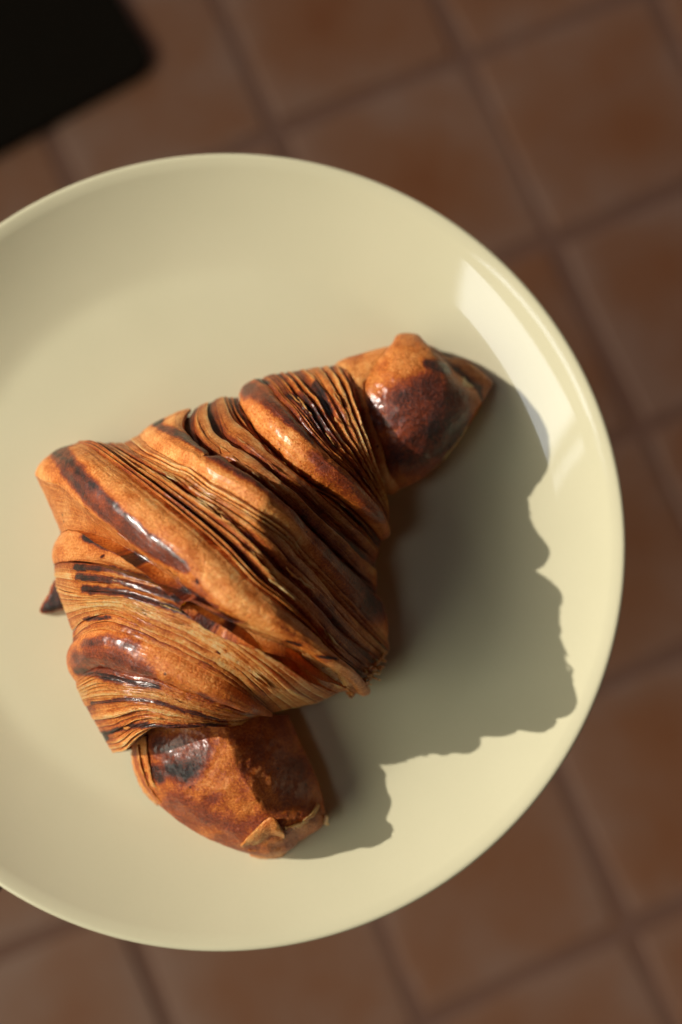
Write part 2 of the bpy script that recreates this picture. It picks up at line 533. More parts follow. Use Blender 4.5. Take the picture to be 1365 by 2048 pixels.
# dark, baked and glazed patches and a few painted-in shades: (points, half widths, darkness, gloss, softness)
STROKES = [
    # main strap, glossy mahogany glaze
    ([(120, 905), (150, 942), (200, 1000), (255, 1052), (312, 1096), (378, 1137)], [20, 24, 27, 24, 20, 13], .70, 1.0, .35),
    ([(112, 912), (150, 935), (205, 985), (260, 1034), (318, 1080), (382, 1128)], [7, 7, 6, 6, 6, 5], .84, .8, .7),
    ([(150, 962), (200, 1020), (250, 1065)], [8, 9, 6], .78, 1.0, .9),
    ([(118, 902), (140, 892)], [13, 8], .80, .8, .5),
    ([(360, 1165), (400, 1178), (425, 1190)], [22, 20, 10], .40, .9, .8),
    # lower streaks
    ([(166, 1074), (200, 1088), (250, 1105), (295, 1122)], [10, 10, 9, 4], .86, .8, .4),
    ([(167, 1075), (178, 1079)], [8, 6], 1.0, .6, .5),
    ([(155, 1133), (230, 1138), (300, 1159), (380, 1183), (440, 1213)], [7, 7, 6, 6, 4], .82, .8, .4),
    ([(160, 1153), (250, 1162), (330, 1187), (400, 1216), (470, 1243)], [8, 8, 7, 6, 4], .85, .8, .4),
    ([(170, 1178), (250, 1184), (310, 1202), (370, 1223), (450, 1262)], [9, 8, 7, 6, 4], .86, .8, .4),
    ([(156, 1135), (170, 1138)], [8, 7], .98, .3, .5), ([(160, 1154), (175, 1156)], [8, 8], .98, .3, .5), ([(170, 1176), (184, 1181)], [9, 9], .98, .3, .5),
    ([(172, 1237), (190, 1235), (225, 1234)], [6, 6, 3], .95, .3, .5),
    # lower fat band
    ([(178, 1318), (225, 1318), (270, 1325), (310, 1345)], [34, 44, 38, 22], .66, 1.0, .6),
    ([(165, 1340), (220, 1352), (270, 1362), (320, 1370)], [12, 10, 10, 8], .84, .8, .6),
    ([(185, 1285), (230, 1275), (280, 1290)], [12, 14, 12], .72, .9, .8),
    ([(300, 1350), (360, 1370), (430, 1395), (500, 1425)], [30, 34, 34, 22], .50, .8, .9),
    ([(405, 1380), (425, 1395)], [12, 10], .85, .4, .8),
    ([(185, 1406), (260, 1396), (310, 1402), (380, 1421), (450, 1441)], [5, 6, 6, 6, 4], .82, .7, .5),
    ([(205, 1468), (235, 1458), (300, 1448), (370, 1452), (450, 1448)], [6, 6, 7, 8, 6], .84, .3, .6),
    ([(198, 1472), (212, 1476)], [8, 8], 1.0, .2, .6),
    # upper bands
    ([(316, 857), (345, 872), (380, 890), (410, 912), (440, 932), (480, 955), (530, 990), (568, 1018), (590, 1052)], [9, 12, 14, 15, 16, 18, 18, 17, 14], .76, .4, .6),
    ([(316, 858), (330, 850)], [8, 6], .98, .3, .5),
    ([(505, 790), (540, 815), (575, 845), (605, 872), (622, 892)], [26, 22, 17, 12, 6], .70, .5, .6),
    ([(630, 925), (660, 955), (700, 990), (740, 1030)], [22, 30, 26, 20], .60, .5, .9),
    ([(520, 762), (534, 768)], [8, 8], .96, .3, .6),
    ([(580, 790), (610, 800), (640, 840), (670, 890)], [10, 16, 16, 12], .84, .3, .7),
    ([(630, 764), (648, 790), (662, 820)], [7, 7, 6], .97, .3, .5),
    ([(600, 1040), (650, 1100), (700, 1160), (740, 1220)], [30, 40, 45, 40], .74, 0, .9),  # inner flank darkened: its shade is painted into the crust
    ([(640, 1200), (690, 1270), (725, 1320)], [20, 25, 20], .66, 0, .9),  # more of the flank's shade, painted in
    ([(570, 1277), (582, 1279), (592, 1284)], [4, 7, 4], 1.0, 0, .5), ([(626, 1303), (650, 1308)], [4, 3], .9, 0, .6),  # first stroke paints the dark of a small hole
    ([(400, 1180), (440, 1215), (480, 1240)], [16, 22, 16], .46, .9, .9), ([(500, 1180), (560, 1240), (610, 1290)], [14, 14, 12], .42, .2, .9),
    # small bits
    ([(402, 1163), (404, 1166)], [3, 3], 1.0, .2, .5), ([(434, 1302), (438, 1306)], [4, 3], 1.0, .1, .4), ([(452, 1299), (454, 1300)], [2, 2], 1.0, .1, .4),
    ([(193, 1108), (195, 1112)], [3, 3], .95, .1, .4),
]
ARM_UP = [
    ([(755, 830), (800, 820), (850, 800), (900, 820)], [36, 52, 58, 50], .76, .30, .45),
    ([(800, 905), (850, 880), (900, 860)], [55, 60, 50], .80, .05, .6),
    ([(850, 733), (870, 740), (890, 745)], [10, 14, 12], .82, .6, .5),
    ([(748, 806), (766, 812)], [10, 8], .70, .5, .7),
]
ARM_LO = [
    ([(320, 1490), (360, 1500), (405, 1500)], [24, 44, 34], .72, .3, .7),
    ([(340, 1535), (372, 1545), (398, 1525)], [24, 34, 28], .93, .15, .8),
    ([(312, 1540), (322, 1555)], [14, 14], .88, .9, .5),
    ([(440, 1475), (470, 1475)], [30, 22], .55, .4, .8),
    ([(345, 1600), (400, 1630), (470, 1655), (520, 1650)], [26, 34, 40, 28], .62, .7, .9),
    ([(420, 1600), (440, 1590)], [18, 14], .62, .4, .9),
    ([(540, 1490), (580, 1560), (610, 1620)], [50, 54, 36], .58, .15, .9),
]


def paint(px, py, base, strokes, warp=3.0):
    t = base.copy(); g = np.zeros_like(base)
    wx = px + (fbm(px / 16, py / 16, 3.1) - .5) * 2.4 * warp + (fbm(px / 5, py / 5, 8.1) - .5) * 1.6 * warp
    wy = py + (fbm(px / 16, py / 16, 9.7) - .5) * 2.4 * warp + (fbm(px / 5, py / 5, 1.3) - .5) * 1.6 * warp
    for pts, hw, dark, gl, soft in strokes:
        best = np.zeros_like(t); halo = np.zeros_like(t)
        for (a, b, ha, hb) in zip(pts[:-1], pts[1:], hw[:-1], hw[1:]):
            dx, dy = b[0] - a[0], b[1] - a[1]
            k = np.clip(((wx - a[0]) * dx + (wy - a[1]) * dy) / (dx * dx + dy * dy + 1e-9), 0, 1)
            d = np.hypot(wx - a[0] - k * dx, wy - a[1] - k * dy)
            h = ha + (hb - ha) * k
            best = np.maximum(best, smooth01((1.15 - d / h) / (soft + .25)))
            halo = np.maximum(halo, smooth01(1 - d / (h * 2.1 + 6)))
        hd = min(.44, dark * .55)
        t = t + np.maximum(hd - t, 0) * halo * .6
        t = t + np.maximum(dark - t, 0) * best
        g = np.maximum(g, gl * best)
    t = t + (fbm(px / 45, py / 45, 21.3) - .5) * .32 + (fbm(px / 18, py / 18, 2.9) - .5) * .14
    return t, g


EDGE_KEEP = .35


class Master:
    """A loaf surface spanned by key curves, each from the outer edge over the crest to the inner edge; heights in mm over the plate."""
    def __init__(self, keys, N=501, smooth=False):
        self.smooth = smooth
        self.P = []
        for k in keys:
            p = cr_spline(k['p'], 24)
            s = np.r_[0, np.cumsum(np.hypot(*np.diff(p, axis=0).T))]
            v = np.linspace(0, s[-1], N)
            self.P.append(np.stack([np.interp(v, s, p[:, 0]), np.interp(v, s, p[:, 1])], -1))
        self.P = np.array(self.P)
        g = lambda n: np.array([k[n] for k in keys], float)
        self.H, self.zo, self.zi, self.vc, self.po, self.pi, self.ins = g('H'), g('zo'), g('zi'), g('vc'), g('po'), g('pi'), g('ins')
        self.N = N

    def at(self, U, w):
        U = np.clip(U, 0, len(self.P) - 1 - 1e-6)
        k = np.floor(U).astype(int); f = U - k
        L = lambda A: A[k] * (1 - f) + A[k + 1] * f
        v = np.clip(w, 0, 1)
        vi = v * (self.N - 1); j = np.minimum(vi.astype(int), self.N - 2); g = vi - j
        def px(kk, jj, gg): return self.P[kk, jj] * (1 - gg)[..., None] + self.P[kk, jj + 1] * gg[..., None]
        if self.smooth:
            n_ = len(self.P) - 1
            km, kp = np.maximum(k - 1, 0), np.minimum(k + 2, n_)
            w0 = -.5 * f + f ** 2 - .5 * f ** 3; w1 = 1 - 2.5 * f ** 2 + 1.5 * f ** 3; w2 = .5 * f + 2 * f ** 2 - 1.5 * f ** 3; w3 = -.5 * f ** 2 + .5 * f ** 3
            p = px(km, j, g) * w0[..., None] + px(k, j, g) * w1[..., None] + px(k + 1, j, g) * w2[..., None] + px(kp, j, g) * w3[..., None]
            L = lambda A: A[km] * w0 + A[k] * w1 + A[k + 1] * w2 + A[kp] * w3
        else:
            p = px(k, j, g) * (1 - f)[..., None] + px(k + 1, j, g) * f[..., None]
        vc = L(self.vc); H = L(self.H)
        a1 = np.clip(v / vc, 0, 1); a2 = np.clip((1 - v) / (1 - vc), 0, 1)
        po, pi_ = L(self.po), L(self.pi); zo, zi = L(self.zo), L(self.zi)
        z1 = zo + (H - zo) * (1 - (1 - a1) ** po) ** (1 / po)
        z2 = zi + (H - zi) * (1 - (1 - a2) ** pi_) ** (1 / pi_)
        z = np.where(v < vc, z1, z2)
        j8 = int(self.N * .08)
        dirs0 = self.P[:, j8] - self.P[:, 0]; dirs1 = self.P[:, -1 - j8] - self.P[:, -1]
        dirs0 = dirs0 / np.linalg.norm(dirs0, axis=-1, keepdims=True); dirs1 = dirs1 / np.linalg.norm(dirs1, axis=-1, keepdims=True)
        ins = L(self.ins)
        t0 = np.clip(-w / .3, 0, 1) * np.pi / 2; t1 = np.clip((w - 1) / .3, 0, 1) * np.pi / 2
        D0 = dirs0[k] * (1 - f)[..., None] + dirs0[k + 1] * f[..., None]
        D1 = dirs1[k] * (1 - f)[..., None] + dirs1[k + 1] * f[..., None]
        p = p + D0 * (ins * (1 - np.cos(t0)))[..., None] + D1 * (ins * (1 - np.cos(t1)))[..., None]
        z = np.where(w < 0, zo * (1 - np.sin(t0)), z); z = np.where(w > 1, zi * (1 - np.sin(t1)), z)
        return p, z


def wsamples(n):
    a = np.linspace(0, np.pi, n)
    top = (1 - np.cos(a)) / 2 * .5 + np.linspace(0, 1, n) * .5
    m = 9
    return np.r_[np.linspace(-.3, 0, m)[:-1], top, np.linspace(1, 1.3, m)[1:]]


def to_world(p, z, mm_off=None, nrm=None):
    W_ = unproj(p[..., 0], p[..., 1], WELL_Z + np.maximum(z, 0) / 1000)
    return W_


def bread(name, M, U, Wg, off, toast_shade, gloss, lam, parent, strokes, seed=0, warp=3.0, ustretch=80., vstretch=2.2, minz=0.0003, keep=None, push=None):
    """One piece of pastry: rows U[i, j] across, Wg[i, j] along, off in mm along the normal; closed underneath."""
    p, z = M.at(U, Wg)
    if push is not None:
        p = p.copy(); p[..., 0] -= push * smooth01(1 - np.maximum(Wg, 0) / .16)
    X = to_world(p, z)
    kp = EDGE_KEEP if keep is None else keep
    off = off * (kp + (1 - kp) * smooth01(np.minimum(Wg + .04, 1.04 - Wg) / .2))
    du = np.gradient(X, axis=0) if X.shape[0] > 1 else X * 0
    # rows may repeat (skirts): rebuild a normal with a finite step in U instead
    e = 0.22
    pa, za = M.at(U - e, Wg); pb, zb = M.at(U + e, Wg)
    du = to_world(pb, zb) - to_world(pa, za)
    e = 0.006
    pa, za = M.at(U, Wg - e); pb, zb = M.at(U, Wg + e)
    dv = to_world(pb, zb) - to_world(pa, za)
    n = np.cross(du, dv)
    n /= np.linalg.norm(n, axis=-1, keepdims=True) + 1e-12
    sgn = np.sign(n[:, n.shape[1] // 2, 2].mean()) or 1
    n *= sgn
    fade = smooth01((Wg + .30) / .12) * smooth01((1.30 - Wg) / .12)
    X = X + n * (off * fade)[..., None] / 1000
    X[..., 2] = np.maximum(X[..., 2], WELL_Z + minz)
    nu, nv = U.shape
    F = grid_faces(nu, nv, True)
    if sgn < 0: F = F[:, ::-1]
    me = mesh_np(name, X.reshape(-1, 3) - 0, F)
    t, g = paint(p[..., 0], p[..., 1], toast_shade, strokes, warp)
    bot = smooth01((-Wg - .02) / .1) + smooth01((Wg - 1.02) / .1)
    side = 1 - smooth01(np.minimum(Wg, 1 - Wg) / .14)
    t = t + .08 * side
    t = t * (1 - bot) + .42 * bot; g = g * (1 - bot) * (1 - .85 * side)
    ca_ = me.color_attributes.new('bake_shade', 'FLOAT_COLOR', 'POINT')
    col = np.ones((nu * nv, 4), np.float32)
    col[:, 0] = np.clip(t, .10, 1).ravel(); col[:, 1] = np.clip(g, 0, 1).ravel(); col[:, 2] = np.broadcast_to(lam, U.shape).ravel()
    ca_.data.foreach_set('color', col.ravel())
    at = me.attributes.new('wrap', 'FLOAT_VECTOR', 'POINT')
    wv = np.stack([U * ustretch, Wg * vstretch * 4, np.full(U.shape, seed * 3.7)], -1).astype(np.float32)
    at.data.foreach_set('vector', wv.ravel())
    o = link_mesh(name, me, PASTRY, parent)
    return o


def K(p, H, vc=.5, zo=15, zi=12, po=2., pi=2., ins=70): return dict(p=p, H=H, vc=vc, zo=zo, zi=zi, po=po, pi=pi, ins=ins)


KEYS = [
    K([(690, 727), (706, 760), (718, 800), (732, 850), (748, 905), (762, 950), (775, 1000), (779, 1030)], 34, .45),                                                  # 0
    K([(588, 741), (605, 752), (625, 775), (643, 797), (660, 825), (680, 860), (705, 900), (740, 955), (770, 1010), (779, 1037)], 38, .45),                           # 1
    K([(540, 748), (560, 765), (576, 788), (600, 812), (620, 840), (640, 868), (665, 897), (700, 931), (735, 975), (765, 1015), (778, 1043)], 41, .48),               # 2
    K([(474, 793), (478, 812), (496, 837), (514, 861), (532, 883), (553, 901), (576, 921), (606, 945), (640, 970), (677, 993), (710, 1020), (740, 1050), (764, 1082)], 44, .5, pi=1.9),   # 3
    K([(452, 793), (457, 810), (468, 837), (496, 865), (523, 890), (534, 907), (560, 925), (597, 955), (640, 990), (690, 1033), (735, 1075), (757, 1102)], 46, 0.49, pi=1.55),            # 4
    K([(430, 799), (440, 840), (452, 864), (477, 881), (509, 903), (531, 918), (560, 942), (602, 976), (645, 1017), (690, 1058), (730, 1100), (752, 1122)], 49, 0.48, pi=1.4),           # 5
    K([(388, 815), (376, 832), (375, 855), (388, 878), (406, 897), (420, 906), (421, 920), (433, 917), (447, 916), (464, 930), (480, 941), (517, 966), (545, 992), (576, 1020), (620, 1065), (670, 1112), (720, 1160), (756, 1190)], 55, 0.46, pi=1.28),   # 6
    K([(249, 886), (270, 903), (290, 914), (318, 926), (347, 941), (377, 952), (413, 979), (441, 994), (464, 1007), (497, 1026), (541, 1055), (576, 1084), (599, 1114), (634, 1149), (690, 1210), (740, 1262), (779, 1300)], 61, 0.45, pi=1.15),  # 7
    K([(160, 882), (190, 884), (237, 917), (314, 973), (372, 1017), (450, 1084), (517, 1155), (564, 1194), (620, 1250), (652, 1290), (695, 1332), (738, 1368)], 63, .55, pi=2.1),       # 8
    K([(71, 950), (88, 960), (126, 975), (167, 1014), (214, 1049), (255, 1081), (296, 1117), (349, 1150), (400, 1200), (440, 1230), (488, 1250), (540, 1270), (588, 1290), (640, 1325), (690, 1358), (722, 1390)], 61, .55, pi=2.4, zi=15),  # 9
    K([(123, 1067), (140, 1060), (167, 1062), (214, 1077), (260, 1100), (300, 1125), (349, 1158), (400, 1206), (440, 1236), (488, 1257), (540, 1280), (588, 1300), (640, 1337), (680, 1365), (704, 1384)], 59, .55, pi=2.4, zi=15, zo=18),   # 10
    K([(109, 1129), (122, 1125), (147, 1124), (202, 1127), (284, 1152), (355, 1175), (410, 1207), (450, 1229), (500, 1264), (545, 1294), (590, 1325), (640, 1365), (676, 1386)], 59, .55, pi=2.4, zi=15, zo=18),  # 11
    K([(112, 1174), (135, 1183), (176, 1190), (255, 1194), (308, 1210), (370, 1232), (450, 1274), (500, 1310), (550, 1350), (590, 1385), (632, 1407)], 56, .55, pi=2.4, zi=15, zo=18),   # 12
    K([(146, 1264), (170, 1241), (214, 1227), (255, 1236), (314, 1264), (372, 1290), (450, 1334), (500, 1375), (548, 1424)], 51, .55, pi=2.4, zi=15, zo=17),   # 13
    K([(154, 1376), (190, 1358), (226, 1360), (261, 1369), (314, 1375), (372, 1397), (450, 1420), (500, 1430), (536, 1427)], 45, .55, pi=2.4, zi=15, zo=16),   # 14
    K([(167, 1404), (214, 1397), (279, 1396), (343, 1411), (416, 1431), (470, 1438), (515, 1432)], 41, .5),   # 15
    K([(226, 1506), (254, 1500), (282, 1472), (312, 1456), (350, 1456), (400, 1453), (450, 1450), (490, 1442), (508, 1436)], 37, .5, zo=11),   # 16
]
BODY = Master(KEYS)
NTOP = 260
WS = wsamples(NTOP)


def core():
    us = np.linspace(0, 16, 120); W2 = wsamples(200)
    U, Wg = np.meshgrid(us, W2, indexing='ij')
    off = -4.6 + 0 * U
    bread('crumb_core', BODY, U, Wg, off, np.full(U.shape, .50) + (fbm(U * 5, Wg * 12) - .5) * .3, 0, 0.8, cro, STROKES)


def strap(u0, u1, bulge, base, seed, nu=44, lip=(0., 0.), gap=(.04, .04), n=2.6, lump=.9, name='pastry_band', lam=.12, keep=None, push=0.):
    x = np.sin(np.linspace(-np.pi / 2, np.pi / 2, nu)) * .5 + .5
    x = np.r_[0, 0, x, 1, 1]
    X, Wg = np.meshgrid(x, WS, indexing='ij')
    wob = lambda s: (fbm(Wg * 14, s + 0 * Wg, seed) - .5) * .10 + (fbm(Wg * 60, s + 0 * Wg, seed + 3) - .5) * .04 + (fbm(Wg * 170, s + 0 * Wg, seed + 7) - .5) * .03
    a = u0 + gap[0]; b = u1 - gap[1]
    U = a + (b - a) * X + wob(1.5) * (1 - X) ** 7 + wob(7.5) * X ** 7
    p, _ = BODY.at(U, Wg)
    off = bulge * (1 - np.abs(2 * X - 1) ** n) + lip[0] * (1 - X) + lip[1] * X
    off = off + (fbm(p[..., 0] / 55, p[..., 1] / 55, seed) - .5) * 2.0 * lump * (1 - np.abs(2 * X - 1) ** 4)
    off = off + (fbm(p[..., 0] / 11, p[..., 1] / 11, seed + 5, 3) - .5) * .30 + (fbm(X * 9, Wg * 5, seed + 9, 3) - .5) * .45
    ew = np.abs(2 * X - 1) ** 1.6
    off = off + (fbm(X * 24, Wg * 3.0, seed + 11, 2) - .5) * .7 * ew * smooth01(np.minimum(Wg, 1 - Wg) / .2)
    sk = 1.0 + 2.6 * smooth01(np.minimum(Wg, 1 - Wg) / .15)
    off[1] -= .5; off[-2] -= .5
    off[0] = off[1] - sk[0]; off[-1] = off[-2] - sk[0]
    ts = base + (fbm(p[..., 0] / 30, p[..., 1] / 30, seed + 2) - .5) * .16 - (fbm(X * 24, Wg * 3.0, seed + 11, 2) - .5) * .3 * ew
    ts[0] = ts[-1] = .5
    return bread(name, BODY, U, Wg, off, ts, 0, lam, cro, STROKES, seed, keep=keep, push=push * (1 - np.abs(2 * X - 1) ** 2.2))


def layers(u0, u1, n, base, seed, amp=1.0, down=True, var=.12, dark=.3, width=None, offs=0.0, gapf=.10, dip=None, rel=None, tone=None, name='pastry_layer'):
    """Cut edges of the laminated dough: n thin sheets side by side, each with a raised lip."""
    r = np.random.default_rng(seed)
    ws = r.uniform(.6, 1.5, n) if width is None else np.array(width, float)
    ed = np.r_[0, np.cumsum(ws)]; ed = ed / ed[-1]
    x = np.array([0, 0, .06, .16, .3, .5, .7, .84, .94, 1, 1])
    for k in range(n):
        X, Wg = np.meshgrid(x, WS, indexing='ij')
        def edge(q, s):
            if q in (0.0, 1.0): am = .05
            else: am = .30 / n
            wv = (fbm(Wg * 6, s + 0 * Wg, seed) - .5) * 2 * am * (u1 - u0) + (fbm(Wg * 34, s + 0 * Wg, seed + 1) - .5) * am * .6 * (u1 - u0)
            return u0 + (u1 - u0) * q + wv
        a = edge(ed[k], k * 3.3); b = edge(ed[k + 1], (k + 1) * 3.3)
        g = gapf * (b - a) * smooth01(np.minimum(Wg, 1 - Wg) / .2) * (.3 + 1.2 * fbm(Wg * 5, k * 2.1 + 0 * Wg, seed + 6))
        a = a + g; b = b - g
        U = a + (b - a) * X
        p, _ = BODY.at(U, Wg)
        q = X if down else 1 - X
        lay = r.uniform(-.6, .6) if rel is None else rel[k] + r.uniform(-.2, .2)
        off = offs + lay + amp * (q - .5) * 1.3 + amp * .5 * (1 - np.abs(2 * X - 1) ** 3)
        if dip is not None: off = off + dip[0] * (1 - ed[k]) + dip[1] * ed[k]
        off = off * (.45 + .55 * smooth01(np.minimum(Wg, 1 - Wg) / .12))
        off = off + (fbm(Wg * 9, X * 1.5 + k * 5, seed) - .5) * 1.6 * smooth01(.25 + np.minimum(Wg, 1 - Wg) / .12) + (fbm(p[..., 0] / 8, p[..., 1] / 8, seed + k) - .5) * .35
        off = off * .62
        sk = .5 + 1.7 * smooth01(np.minimum(Wg, 1 - Wg) / .15)
        off[0] = off[1] - sk[0]; off[-1] = off[-2] - sk[0]
        bs = base + r.uniform(-var, var) if tone is None else tone[k] + r.uniform(-.04, .04)  # tone also darkens the deep grooves, painting in their shade
        ts = bs + (fbm(Wg * 7, k + X * 2, seed + 4) - .5) * .30 + dark * np.clip(1 - q, 0, 1) ** 2.5 - .14 * smooth01((q - .8) / .15)  # recess side darker: groove shade put into the crust colour
        ts[0] = ts[-1] = .52
        bread(name, BODY, U, Wg, off, ts, 0, .9, cro, STROKES, seed + k * .37)


core()
layers(0, 1, 9, .26, 101, amp=.9, down=False, dark=.25, offs=-.4, gapf=.055, rel=[-1.5, .4, -1.8, .3, -2.2, .4, -1.2, .2, -2.2], tone=[.45, .2, .5, .18, .5, .22, .4, .2, .55])
layers(1, 2, 7, .38, 102, amp=1.0, down=False, dark=.3, offs=-.4, gapf=.055, width=(1, .6, 1.2, .7, 1.1, .5, .8), rel=[-2.6, -.3, -3, 0, -3, -.8, -1.2], tone=[.6, .28, .66, .34, .7, .4, .5])
layers(2, 2.22, 3, .45, 121, amp=.7, down=False, dark=.2, gapf=.05, rel=[-.6, .5, 1.2], tone=[.55, .42, .48])
strap(2.2, 3, 3.6, .27, 103, gap=(.0, .04), n=2.4, lump=.5)
layers(3, 4, 4, .32, 104, amp=.7, down=False, offs=-.4, gapf=.06, width=(1.2, .6, 1.1, .5), rel=[-3.4, -1.2, -2.8, -.4], tone=[.58, .38, .52, .24])
layers(4, 5, 3, .17, 105, amp=.9, down=False, offs=.2, width=(.4, 2.2, .5), gapf=.05, rel=[-.6, .7, -.5], tone=[.34, .18, .38])
layers(5, 6, 4, .22, 106, amp=.9, down=False, offs=-.2, width=(1.2, 1.4, .5, 1.0), gapf=.06, rel=[-3.2, .3, -.9, -3.6], tone=[.6, .15, .3, .66])
strap(6, 6.78, 2.4, .20, 107, gap=(.06, .0), lip=(.8, .4), n=3, lump=.5)
layers(6.76, 7, 2, .24, 122, amp=.8, down=True, dark=.2, gapf=.05, rel=[1.1, .1], tone=[.22, .32])
layers(7, 8, 10, .27, 108, amp=.9, down=False, dark=.25, offs=-.6, width=(.3, 1.0, .3, .9, 1.3, 1.1, .3, .7, .3, .8), gapf=.055, rel=[-1.5, .4, -1.6, .1, -3.0, -.1, -2.0, -.6, -2.0, -3.3],
       tone=[.5, .2, .5, .22, .6, .22, .5, .25, .45, .66])
layers(8, 8.12, 2, .30, 123, amp=.8, down=False, dark=.2, gapf=.05, rel=[.4, 1.6], tone=[.42, .32])
strap(8.1, 9, 4.2, .27, 109, push=5, nu=56, gap=(.0, .0), n=2.4, lump=.4, lam=.2)
strap(9, 10, -.2, .33, 110, nu=24, gap=(-.02, -.02), lump=.3, lam=.7)
strap(10, 11, 2.0, .23, 111, keep=.1, push=13, nu=30, gap=(.0, .0), lump=.5, lam=.4)
layers(11, 12, 4, .24, 112, amp=1.0, down=True, dark=.22, offs=.2, width=(1, 1, 1, .5), gapf=.03)
layers(12, 13, 6, .17, 113, amp=.6, down=True, dark=.2, offs=.1, gapf=.03)
layers(13, 13.22, 2, .30, 124, amp=.8, down=True, dark=.2, gapf=.04, rel=[.4, 1.3], tone=[.26, .34])
strap(13.18, 13.86, 3.2, .36, 114, push=7, gap=(.0, .0), n=2.3, lump=.5, lam=.25)
layers(13.83, 14, 3, .34, 125, amp=.7, down=True, dark=.2, gapf=.04, rel=[1.2, .8, .3], tone=[.44, .30, .26])
layers(14, 15, 6, .20, 115, amp=.8, down=True, dark=.25, offs=.3, gapf=.04)
layers(15, 16, 9, .24, 116, amp=.8, down=True, dark=.3, offs=.2, gapf=.04)

# --- the two horns
UPK = [
    K([(664, 738), (690, 790), (712, 850), (735, 920), (755, 985)], 26, .42, zo=13, zi=10),
    K([(692, 720), (706, 760), (722, 800), (740, 860), (762, 930), (782, 985)], 27, .42, zo=13, zi=10),
    K([(779, 694), (758, 722), (741, 756), (730, 790), (745, 865), (778, 940), (800, 977)], 26, .42, zo=14, zi=10),
    K([(800, 672), (797, 720), (800, 780), (812, 850), (825, 910), (838, 957)], 29, .42, zo=15, zi=10),
    K([(836, 674), (862, 720), (884, 770), (892, 820), (884, 875), (866, 932)], 26, .42, zo=15, zi=9),
    K([(843, 692), (861, 711), (890, 726), (914, 750), (931, 769), (955, 788), (959, 808), (943, 835), (914, 879), (884, 917)], 16, .5, zo=15, zi=8),
    K([(852, 688), (896, 706), (923, 711), (952, 724), (972, 742), (988, 764), (982, 780), (962, 808), (940, 845), (900, 895)], 9, .5, zo=11, zi=5, ins=30),
    K([(880, 720), (896, 735), (915, 750), (930, 765), (940, 775), (945, 785), (942, 795), (930, 815), (915, 845), (890, 880)], 3, .5, zo=3, zi=2, ins=5),
]
LOK = [
    K([(262, 1440), (340, 1436), (420, 1434), (500, 1432), (575, 1430)], 26, .58, zo=12, zi=9, po=1.75, pi=1.18),
    K([(265, 1502), (350, 1497), (430, 1492), (520, 1486), (600, 1482)], 28, .58, zo=12, zi=9, po=1.75, pi=1.18),
    K([(277, 1547), (360, 1544), (450, 1540), (540, 1534), (622, 1528)], 28, .58, zo=12, zi=9, po=1.75, pi=1.18),
    K([(312, 1602), (390, 1592), (480, 1580), (560, 1570), (636, 1560)], 28, .58, zo=11, zi=9, po=1.75, pi=1.18),
    K([(383, 1659), (450, 1644), (520, 1628), (590, 1612), (646, 1600)], 25, .56, zo=11, zi=9, po=1.75, pi=1.18),
    K([(440, 1688), (490, 1675), (545, 1660), (600, 1645), (650, 1630)], 22, .55, zo=10, zi=9),
    K([(495, 1706), (530, 1694), (570, 1680), (610, 1666), (642, 1655)], 17, .5, zo=9, zi=9),
    K([(540, 1712), (556, 1706), (575, 1698), (592, 1690), (604, 1680)], 11, .5, zo=7, zi=7, ins=20),
    K([(560, 1704), (566, 1702), (572, 1699), (577, 1697), (582, 1694)], 6, .5, zo=4, zi=4, ins=4),
]
UPA, LOA = Master(UPK, smooth=True), Master(LOK, smooth=True)


def horn(M, u0, u1, nu, base, strokes, seed, name, bulge=0., gap0=0., lump=.8, parent=cro, lam=.3, offs=0., wob_end=.0, nv=240):
    x = np.linspace(0, 1, nu); x = np.r_[0, x, 1]
    Ws = wsamples(nv)
    X, Wg = np.meshgrid(x, Ws, indexing='ij')
    wb = (fbm(Wg * 20, 1 + 0 * Wg, seed) - .5) * wob_end
    U = u0 + (u1 - u0 + wb) * X
    p, _ = M.at(U, Wg)
    off = offs + bulge * (1 - np.abs(2 * X - 1) ** 2.6)
    off = off + (fbm(p[..., 0] / 60, p[..., 1] / 60, seed) - .5) * 2 * lump + (fbm(p[..., 0] / 20, p[..., 1] / 20, seed + 8, 3) - .5) * .6
    off = off + (fbm(p[..., 0] / 7, p[..., 1] / 7, seed + 5, 2) - .5) * .2
    off[0] = off[-1] = -3.5
    ts = base + (fbm(p[..., 0] / 30, p[..., 1] / 30, seed + 2) - .5) * .2
    return bread(name, M, U, Wg, off, ts, 0, lam, parent, strokes, seed)


horn(UPA, .3, 2.02, 60, .24, [], 201, 'horn_fold', bulge=1.2, lump=.6, offs=.2)
horn(UPA, 1.96, 5.0, 130, .33, ARM_UP, 202, 'horn', bulge=1.2, lump=.5, offs=.5, wob_end=.08)
horn(UPA, 4.9, 7.0, 46, .36, [([(852, 702), (895, 720), (930, 745), (962, 776), (966, 800)], [6, 9, 10, 9, 6], .92, 0, .8)], 203, 'horn_tip', lump=.6, offs=-.8, lam=.9)  # the dark stroke paints the hollow behind the pale rim
horn(LOA, .0, 8.0, 200, .43, ARM_LO, 204, 'horn', lump=.6, offs=.2, nv=260)


def zsurf(M, n=161):
    U, W_ = np.meshgrid(np.linspace(0, len(M.P) - 1.001, n), np.linspace(0, 1, n), indexing='ij')
    p, z = M.at(U, W_)
    return p.reshape(-1, 2), z.ravel()


ZS = {'up': zsurf(UPA), 'lo': zsurf(LOA), 'body': zsurf(BODY, 241)}


def on(key, pts):
    P, Z = ZS[key]
    return [(x, y, float(Z[np.argmin((P[:, 0] - x) ** 2 + (P[:, 1] - y) ** 2)]) + dz) for x, y, dz in pts]


